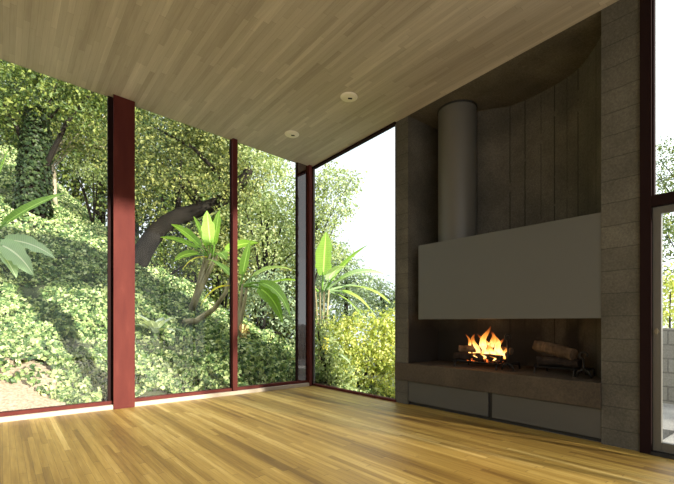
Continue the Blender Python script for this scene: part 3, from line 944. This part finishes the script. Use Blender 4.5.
# ivy sleeve on that trunk
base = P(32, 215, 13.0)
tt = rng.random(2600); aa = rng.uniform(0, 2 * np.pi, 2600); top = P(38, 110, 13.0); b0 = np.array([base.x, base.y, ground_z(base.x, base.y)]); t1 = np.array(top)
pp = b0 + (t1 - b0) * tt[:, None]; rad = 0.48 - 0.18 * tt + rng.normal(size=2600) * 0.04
ii = leaf_mesh('trunk_ivy', pp + np.stack([np.cos(aa) * rad, np.sin(aa) * rad, np.zeros_like(aa)], 1), np.stack([np.cos(aa), np.sin(aa), 0.4 + 0 * aa], 1), rng.uniform(.09, .17, 2600), M['leaf_vine_shaded'],
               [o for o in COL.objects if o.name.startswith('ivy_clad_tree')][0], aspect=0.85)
tree('leaning_oak', 'leaning old oak with thick dark trunk seen through the second pane', 'tree', 13.5,
     [(160, 135, 34, 26), (200, 150, 34, 24), (150, 178, 24, 22), (222, 135, 32, 26), (182, 182, 26, 16, -0.5), (240, 180, 28, 24), (222, 192, 18, 12, -0.6), (140, 205, 18, 14, -0.4), (205, 120, 26, 20)],
     [(118, 300), (134, 268), (150, 240), (168, 222), (192, 212), (214, 204), (236, 188), (250, 170)], 'leaf_olive', 0.12, 4.2, rt=(0.36, 0.14), group=G)
tree('branching_tree', 'slender tree with pale stem on the slope behind the left pane', 'tree', 16.0,
     [(85, 130, 30, 22), (108, 150, 24, 20), (60, 140, 20, 14), (100, 118, 30, 20)], [(55, 200), (54, 172), (50, 160), (62, 140)], 'leaf_olive', 0.13, 2.4, bark_='bark_pale', rt=(0.09, 0.04), group=G)
tree('tall_tree', 'tall yellowish green tree crowning the middle of the third pane', 'tree', 17.0,
     [(262, 165, 26, 22), (250, 205, 28, 24), (285, 200, 24, 24), (300, 240, 26, 26), (265, 245, 30, 26), (240, 155, 22, 18)], [(262, 330), (265, 280), (268, 220)], 'leaf_pale', 0.15, 3.4, rt=(0.16, 0.06), group=G)
tree('corner_tree', 'feathery tree reaching into top left of corner window', 'tree', 16.0,
     [(328, 180, 20, 16), (340, 205, 17, 15), (322, 225, 18, 18), (352, 182, 10, 10), (310, 200, 20, 26), (330, 255, 20, 14)], [(300, 360), (304, 290), (318, 220)], 'leaf_pale', 0.12, 4.4, rt=(0.15, 0.05), group=G)
tree('slope_tree', 'grey green tree on the skyline in middle of corner window', 'tree', 24.0,
     [(345, 272, 20, 18), (362, 286, 20, 18), (334, 258, 18, 18), (352, 305, 26, 18), (325, 285, 20, 20)], None, 'leaf_gray', 0.17, 4.6, rt=(0.16, 0.06), group=G)
tree('slope_tree', 'grey green tree lowest on the skyline beside the fireplace wall', 'tree', 21.0,
     [(382, 298, 17, 16), (396, 312, 18, 18), (374, 318, 20, 16)], None, 'leaf_gray', 0.15, 4.6, rt=(0.16, 0.06), group=G)
# denser wood behind, one tree at a time
back = [(285, 300, 30, 'leaf_mid', 'mid green tree low on far slope in the third pane'),
        (240, 240, 26, 'leaf_olive', 'olive tree on the far slope between mullion and third pane'),
        (190, 240, 25, 'leaf_mid', 'mid green tree on the far slope behind the upright banana plant'),
        (-30, 110, 30, 'leaf_mid', 'mid green tree far up the slope at left edge of the left pane'),
        (35, 120, 28, 'leaf_dark', 'dark tree far up the slope behind the ivy-covered trunk'),
        (100, 140, 29, 'leaf_mid', 'mid green tree far up the slope behind the wide red post'),
        (160, 165, 28, 'leaf_dark', 'dark tree far up the slope behind the leaning oak'),
        (215, 180, 30, 'leaf_mid', 'mid green tree far up the slope behind the narrow red mullion'),
        (262, 225, 31, 'leaf_gray', 'grey green tree far back in the third pane'),
        (300, 262, 33, 'leaf_gray', 'grey green tree far back behind the corner post')]
back += [(-60, 60, 38, 'leaf_dark', 'tall dark tree on the crest beyond the left edge of left pane'),
         (10, 50, 37, 'leaf_mid', 'tall tree on the crest above the ivy-covered trunk'),
         (75, 70, 38, 'leaf_olive', 'tall olive tree on the crest, left of wide red post'),
         (135, 80, 36, 'leaf_mid', 'tall tree on the crest, right of wide red post'),
         (190, 110, 38, 'leaf_olive', 'tall olive tree on the crest above the leaning oak'),
         (235, 140, 37, 'leaf_pale', 'tall pale tree on the crest above the narrow mullion')]
for px, py, d, m_, lb in back:
    tree('background_tree', lb, 'tree', d, [(px, py, 44, 44), (px + 24, py + 40, 36, 38), (px - 22, py + 36, 36, 40), (px, py + 78, 40, 36)] + ([(px + 5, py - 44, 38, 34)] if px < 230 else []),
         None, m_, 0.26, 3.0, rt=(0.35, 0.12), group='trees far up the slope', branches=3)

# bushes
def bush(name, label, depth, blobs, mat, leaf, per=3.2, group='bushes outside the windows'):
    bl = []
    for b in blobs:
        px, py, rx, rz = b[:4]; d = depth + (b[4] if len(b) > 4 else 0)
        bl.append((P(px, py, d), rx * d / FPX, rz * d / FPX))
    c = bl[0][0]
    e = empty(name, (c.x, c.y, ground_z(c.x, c.y)), label, 'bush', group)
    g0 = Vector((c.x, c.y, ground_z(c.x, c.y) - 0.05))
    for k in range(4):
        b = bl[k % len(bl)]
        tgt = Vector(b[0]) + Vector((random.uniform(-.4, .4) * b[1], random.uniform(-.4, .4) * b[1], 0))
        bm = bmesh.new(); tube(bm, [g0 + Vector((random.uniform(-.1, .1), random.uniform(-.1, .1), 0)), g0.lerp(tgt, .5) + Vector((0, 0, .1)), tgt], [.04, .03, .012], 6)
        fin('stem', bm, M['bark'], e, True)
    p_, n_, s_ = clump_cloud(bl, per, leaf, shell=0.3)
    leaf_mesh('foliage', p_, n_, s_, M[mat], e)
    return e
bush('yellow_bush', 'big yellow green bush filling the lower corner window', 9.5, [(362, 335, 26, 24), (385, 350, 22, 30), (345, 362, 22, 24), (372, 385, 30, 26), (395, 330, 18, 22), (340, 330, 14, 14)], 'leaf_yellow', 0.085, 5.5)
bush('green_bush', 'mid green bush low at the left of the corner window', 8.2, [(326, 352, 16, 26), (334, 380, 22, 20), (318, 330, 12, 16)], 'leaf_pale', 0.085, 5.0)
bush('grey_bush', 'grey green bush on the slope in lower half of the third pane', 12.5, [(255, 305, 22, 16), (285, 310, 22, 18), (300, 335, 20, 16), (270, 285, 20, 14)], 'leaf_gray', 0.11)
bush('hillside_shrub', 'pale shrub on the slope just left of the wide red post', 17, [(95, 175, 20, 12), (75, 165, 14, 8)], 'leaf_pale', 0.11, 2.0)
bush('hillside_shrub', 'olive shrub at the foot of the leaning oak trunk', 14.5, [(165, 258, 24, 14), (200, 262, 20, 16), (140, 250, 14, 14)], 'leaf_mid', 0.11, 2.4)
bush('hillside_shrub', 'olive shrub behind the upright banana plant', 14.0, [(225, 262, 22, 20), (205, 235, 18, 16), (240, 290, 18, 16)], 'leaf_olive', 0.12, 2.4)

# trees seen through the garden door side
tree('garden_tree', 'tree with sparse dark leaves beyond the block garden wall', 'tree', 13.0,
     [(668, 165, 22, 26), (690, 200, 40, 40), (664, 215, 14, 18)], [(705, 330), (700, 260), (685, 190)], 'leaf_mid', 0.075, 2.6, rt=(0.14, 0.05))
tree('garden_tree', 'leafy green tree standing lower beyond the block garden wall', 'tree', 10.5,
     [(668, 245, 22, 20), (690, 270, 30, 30), (662, 230, 14, 14)], [(700, 330), (695, 300), (685, 260)], 'leaf_mid', 0.085, 2.0, rt=(0.10, 0.04))
bush('garden_bush', 'yellow green bush just behind the block garden wall', 8.6, [(668, 292, 20, 26), (690, 300, 30, 30), (664, 315, 14, 16)], 'leaf_yellow', 0.075, 2.6)

# ------------------------------------------------------------------ broad-leaf plants
def paddle(root, d, length, width, droop, mat, parent, petiole=0.35, twist=0.0, tear=0.0, taper=1.0):
    """one banana style leaf: stalk, folded blade; d: horizontal+vertical start direction"""
    d = Vector(d).normalized(); root = Vector(root)
    side = d.cross(Vector((0, 0, 1)))
    if side.length < 0.1: side = Vector((1, 0, 0))
    side.normalize()
    side = Matrix.Rotation(twist, 3, d) @ side
    N = 14
    path = []; p = root.copy(); dr = d.copy()
    step = (length * (1 + petiole)) / (N + 5)
    for i in range(N + 6):
        path.append((p.copy(), dr.copy()))
        dr = (dr + Vector((0, 0, -droop / (N + 5)))).normalized()
        p = p + dr * step
    bm = bmesh.new()
    tube(bm, [a for a, _ in path[:7]], [width * 0.09, width * .085, width * .08, width * .075, width * .07, width * .065, width * .06], 6)
    uvl = bm.loops.layers.uv.new('UVMap')
    st = 5
    rows = []
    width *= 1.6
    for i in range(st, N + 6):
        t = (i - st) / (N + 5 - st)
        wv = width * 0.5 * (math.sin(math.pi * min(1, (t * 0.92 + 0.06)) ** (0.75 * taper)) ** 0.75 if t < 0.985 else 0.04)
        pp, dd = path[i]
        up = side.cross(dd).normalized()
        if up.z < 0: up = -up
        row = []
        for s in (-1, -0.5, 0, 0.5, 1):
            jag = 1 - tear * random.random() * (abs(s) == 1)
            row.append((bm.verts.new(pp + side * s * wv * jag + up * (abs(s) * wv * 0.35 - abs(s) ** 2 * wv * 0.22)), 0.5 + s * 0.5, t))
        rows.append(row)
    for r0, r1 in zip(rows, rows[1:]):
        for k in range(4):
            fs = bm.faces.new([r0[k][0], r0[k + 1][0], r1[k + 1][0], r1[k][0]])
            for lp, src in zip(fs.loops, (r0[k], r0[k + 1], r1[k + 1], r1[k])): lp[uvl].uv = (src[1], src[2])
    me = bpy.data.meshes.new('leaf'); bm.to_mesh(me); bm.free()
    return link('leaf', me, mat, parent, True)

def view_dir(dx, dy, away=0.0):
    """a direction given as right / up / away from the viewer"""
    return Vector((CY, -SY, 0)) * dx + Vector((0, 0, 1)) * dy + Vector((SY, CY, 0)) * away

def banana(label, depth, foot, crown, leaves, mat='banana', stems=4, group='banana plants on the slope', rs=0.05, gz=None):
    a = P(*foot, depth); b = P(*crown, depth)
    z0 = ground_z(a.x, a.y) - 0.03 if gz is None else gz
    e = empty('banana_plant', (a.x, a.y, z0), label, 'banana plant', group)
    bm = bmesh.new()
    for k in range(stems):
        o = (k - (stems - 1) / 2) / max(1, stems)
        top = b + view_dir(o * 0.45, random.uniform(-.05, .05), random.uniform(-.1, .1))
        low = Vector((a.x, a.y, z0)) + view_dir(o * 0.10, 0, random.uniform(-.05, .05))
        tube(bm, [low, low.lerp(top, .35) + view_dir(-o * .06, 0), low.lerp(top, .7), top], [rs * 1.5, rs * 1.1, rs * .8, rs * .5], 8)
    fin('stalk', bm, M['stalk'], e, True)
    for lf in leaves:
        dx, dy, aw, L, W, dr = lf[:6]
        m_ = M[lf[6]] if len(lf) > 6 else M[mat]
        paddle(b + view_dir(dx * .12, -0.08, aw * .1), view_dir(dx, dy, aw), L, W, dr, m_, e, twist=random.uniform(-.5, .5) if len(lf) < 8 else lf[7], tear=0.25)
    return e
banana('tall upright banana plant with glowing leaves, centre of the second pane', 10.5, (190, 302), (212, 254),
       [(-0.35, 1, .05, 0.85, 0.20, 0.35, 'banana', 0.9), (-0.8, 0.75, -.1, 0.95, 0.19, 0.8, 'banana', 0.4), (-0.06, 1, -.1, 0.85, 0.27, 0.25, 'banana', 1.3), (0.10, 1, .1, 0.92, 0.30, 0.15, 'banana', 0.1), (-0.65, 0.95, .0, 0.95, 0.26, 0.7, 'banana', 0.7), (-0.9, 0.55, .2, 0.75, 0.24, 1.2, 'banana'),
        (0.85, 0.75, .1, 0.85, 0.26, 0.8), (0.95, 0.35, -.2, 0.7, 0.25, 1.3), (-0.9, 0.15, -.3, 0.55, 0.2, 1.5, 'banana_yellow'), (0.5, 0.4, -.6, 0.6, 0.24, 1.4)], stems=5, rs=0.045)
banana('banana plant with broad drooping leaves behind the third pane', 9.0, (236, 345), (240, 283),
       [(0.8, 0.5, -.3, 1.1, 0.34, 2.3, 'banana', 0.5), (0.6, 0.8, 0, 0.9, 0.28, 1.4, 'banana_pale'), (-0.5, 0.9, .2, 0.8, 0.26, 1.0), (0.1, 1, .2, 0.8, 0.24, 0.5), (0.9, 0.2, -.4, 1.0, 0.34, 2.0, 'banana', 0.9), (-0.6, 0.2, -.2, 0.7, 0.22, 1.8, 'banana_yellow')], rs=0.05)
banana('banana plant with large pale fronds at left of the corner window', 10.0, (322, 350), (322, 288),
       [(0.55, 0.95, 0, 1.15, 0.34, 0.7, 'banana', 0.3), (0.05, 1, .1, 1.1, 0.30, 0.3, 'banana', 0.2), (0.95, 0.5, .2, 1.3, 0.36, 1.3, 'banana_pale'), (1.0, 0.2, -.2, 1.1, 0.34, 1.5, 'banana_pale'), (-0.7, 0.6, .1, 1.0, 0.3, 1.2),
        (0.8, -0.1, -.2, 0.9, 0.3, 1.2, 'banana_pale'), (0.7, 0.75, -.3, 1.2, 0.28, 1.2, 'banana_pale', 0.6), (0.3, 0.9, -.4, 0.9, 0.26, 1.6, 'banana_pale')], 'banana', rs=0.032)
banana('banana plant reaching in from left edge of the left pane', 7.9, (-28, 330), (-22, 238),
       [(0.95, 0.35, 0.2, 0.95, 0.30, 1.1, 'banana_pale', 0.9), (0.95, 0.05, -.1, 0.95, 0.30, 1.3, 'banana_pale', 1.0), (0.6, 0.9, .3, 1.3, 0.34, 0.6, 'banana', 0.6), (0.25, 1, 0, 1.4, 0.36, 0.4, 'banana', 0.8), (0.9, -0.2, -.2, 0.8, 0.26, 1.2, 'banana_pale'), (-0.7, .5, 0, 1, .3, 1)], rs=0.06)
banana('small plant with yellow flags low at left of the corner window', 8.4, (326, 392), (325, 352),
       [(0.05, 1, 0, 0.32, 0.16, 0.5, 'banana_yellow', 0.2), (-0.2, 0.5, -.3, 0.32, 0.14, 1.6, 'banana_yellow'), (0.5, 0.3, -.2, 0.4, 0.14, 1.6, 'banana_pale')], stems=2, rs=0.02)

# agave rosette
c = P(155, 350, ground_at(155, 350)); gz = ground_z(c.x, c.y)
gz += 0.24
ag = empty('agave', (c.x, c.y, gz), 'pale grey agave rosette growing in ivy right of the wide red post', 'agave')
for k in range(15):
    a = k * 2.4; el = 0.7 + 1.6 * (k % 5) / 5
    paddle((c.x, c.y, gz + 0.10), (math.cos(a), math.sin(a), el), 0.52, 0.10, 1.1, M['agave'], ag, petiole=0.05, taper=0.6)
# fallen leaning branch
bm = bmesh.new()
gd = ground_at(190, 327)
p0 = P(176, 329, gd); p0.z = ground_z(p0.x, p0.y) + 0.02
tube(bm, [p0, P(196, 321, gd - .1), P(214, 309, gd - .1), P(226, 292, gd), P(233, 270, gd + .1)], [.075, .07, .06, .045, .03], 8)
tag(fin('fallen_branch', bm, M['stalk'], None, True), 'dark bare branch leaning out of the ivy toward the narrow mullion', 'branch')
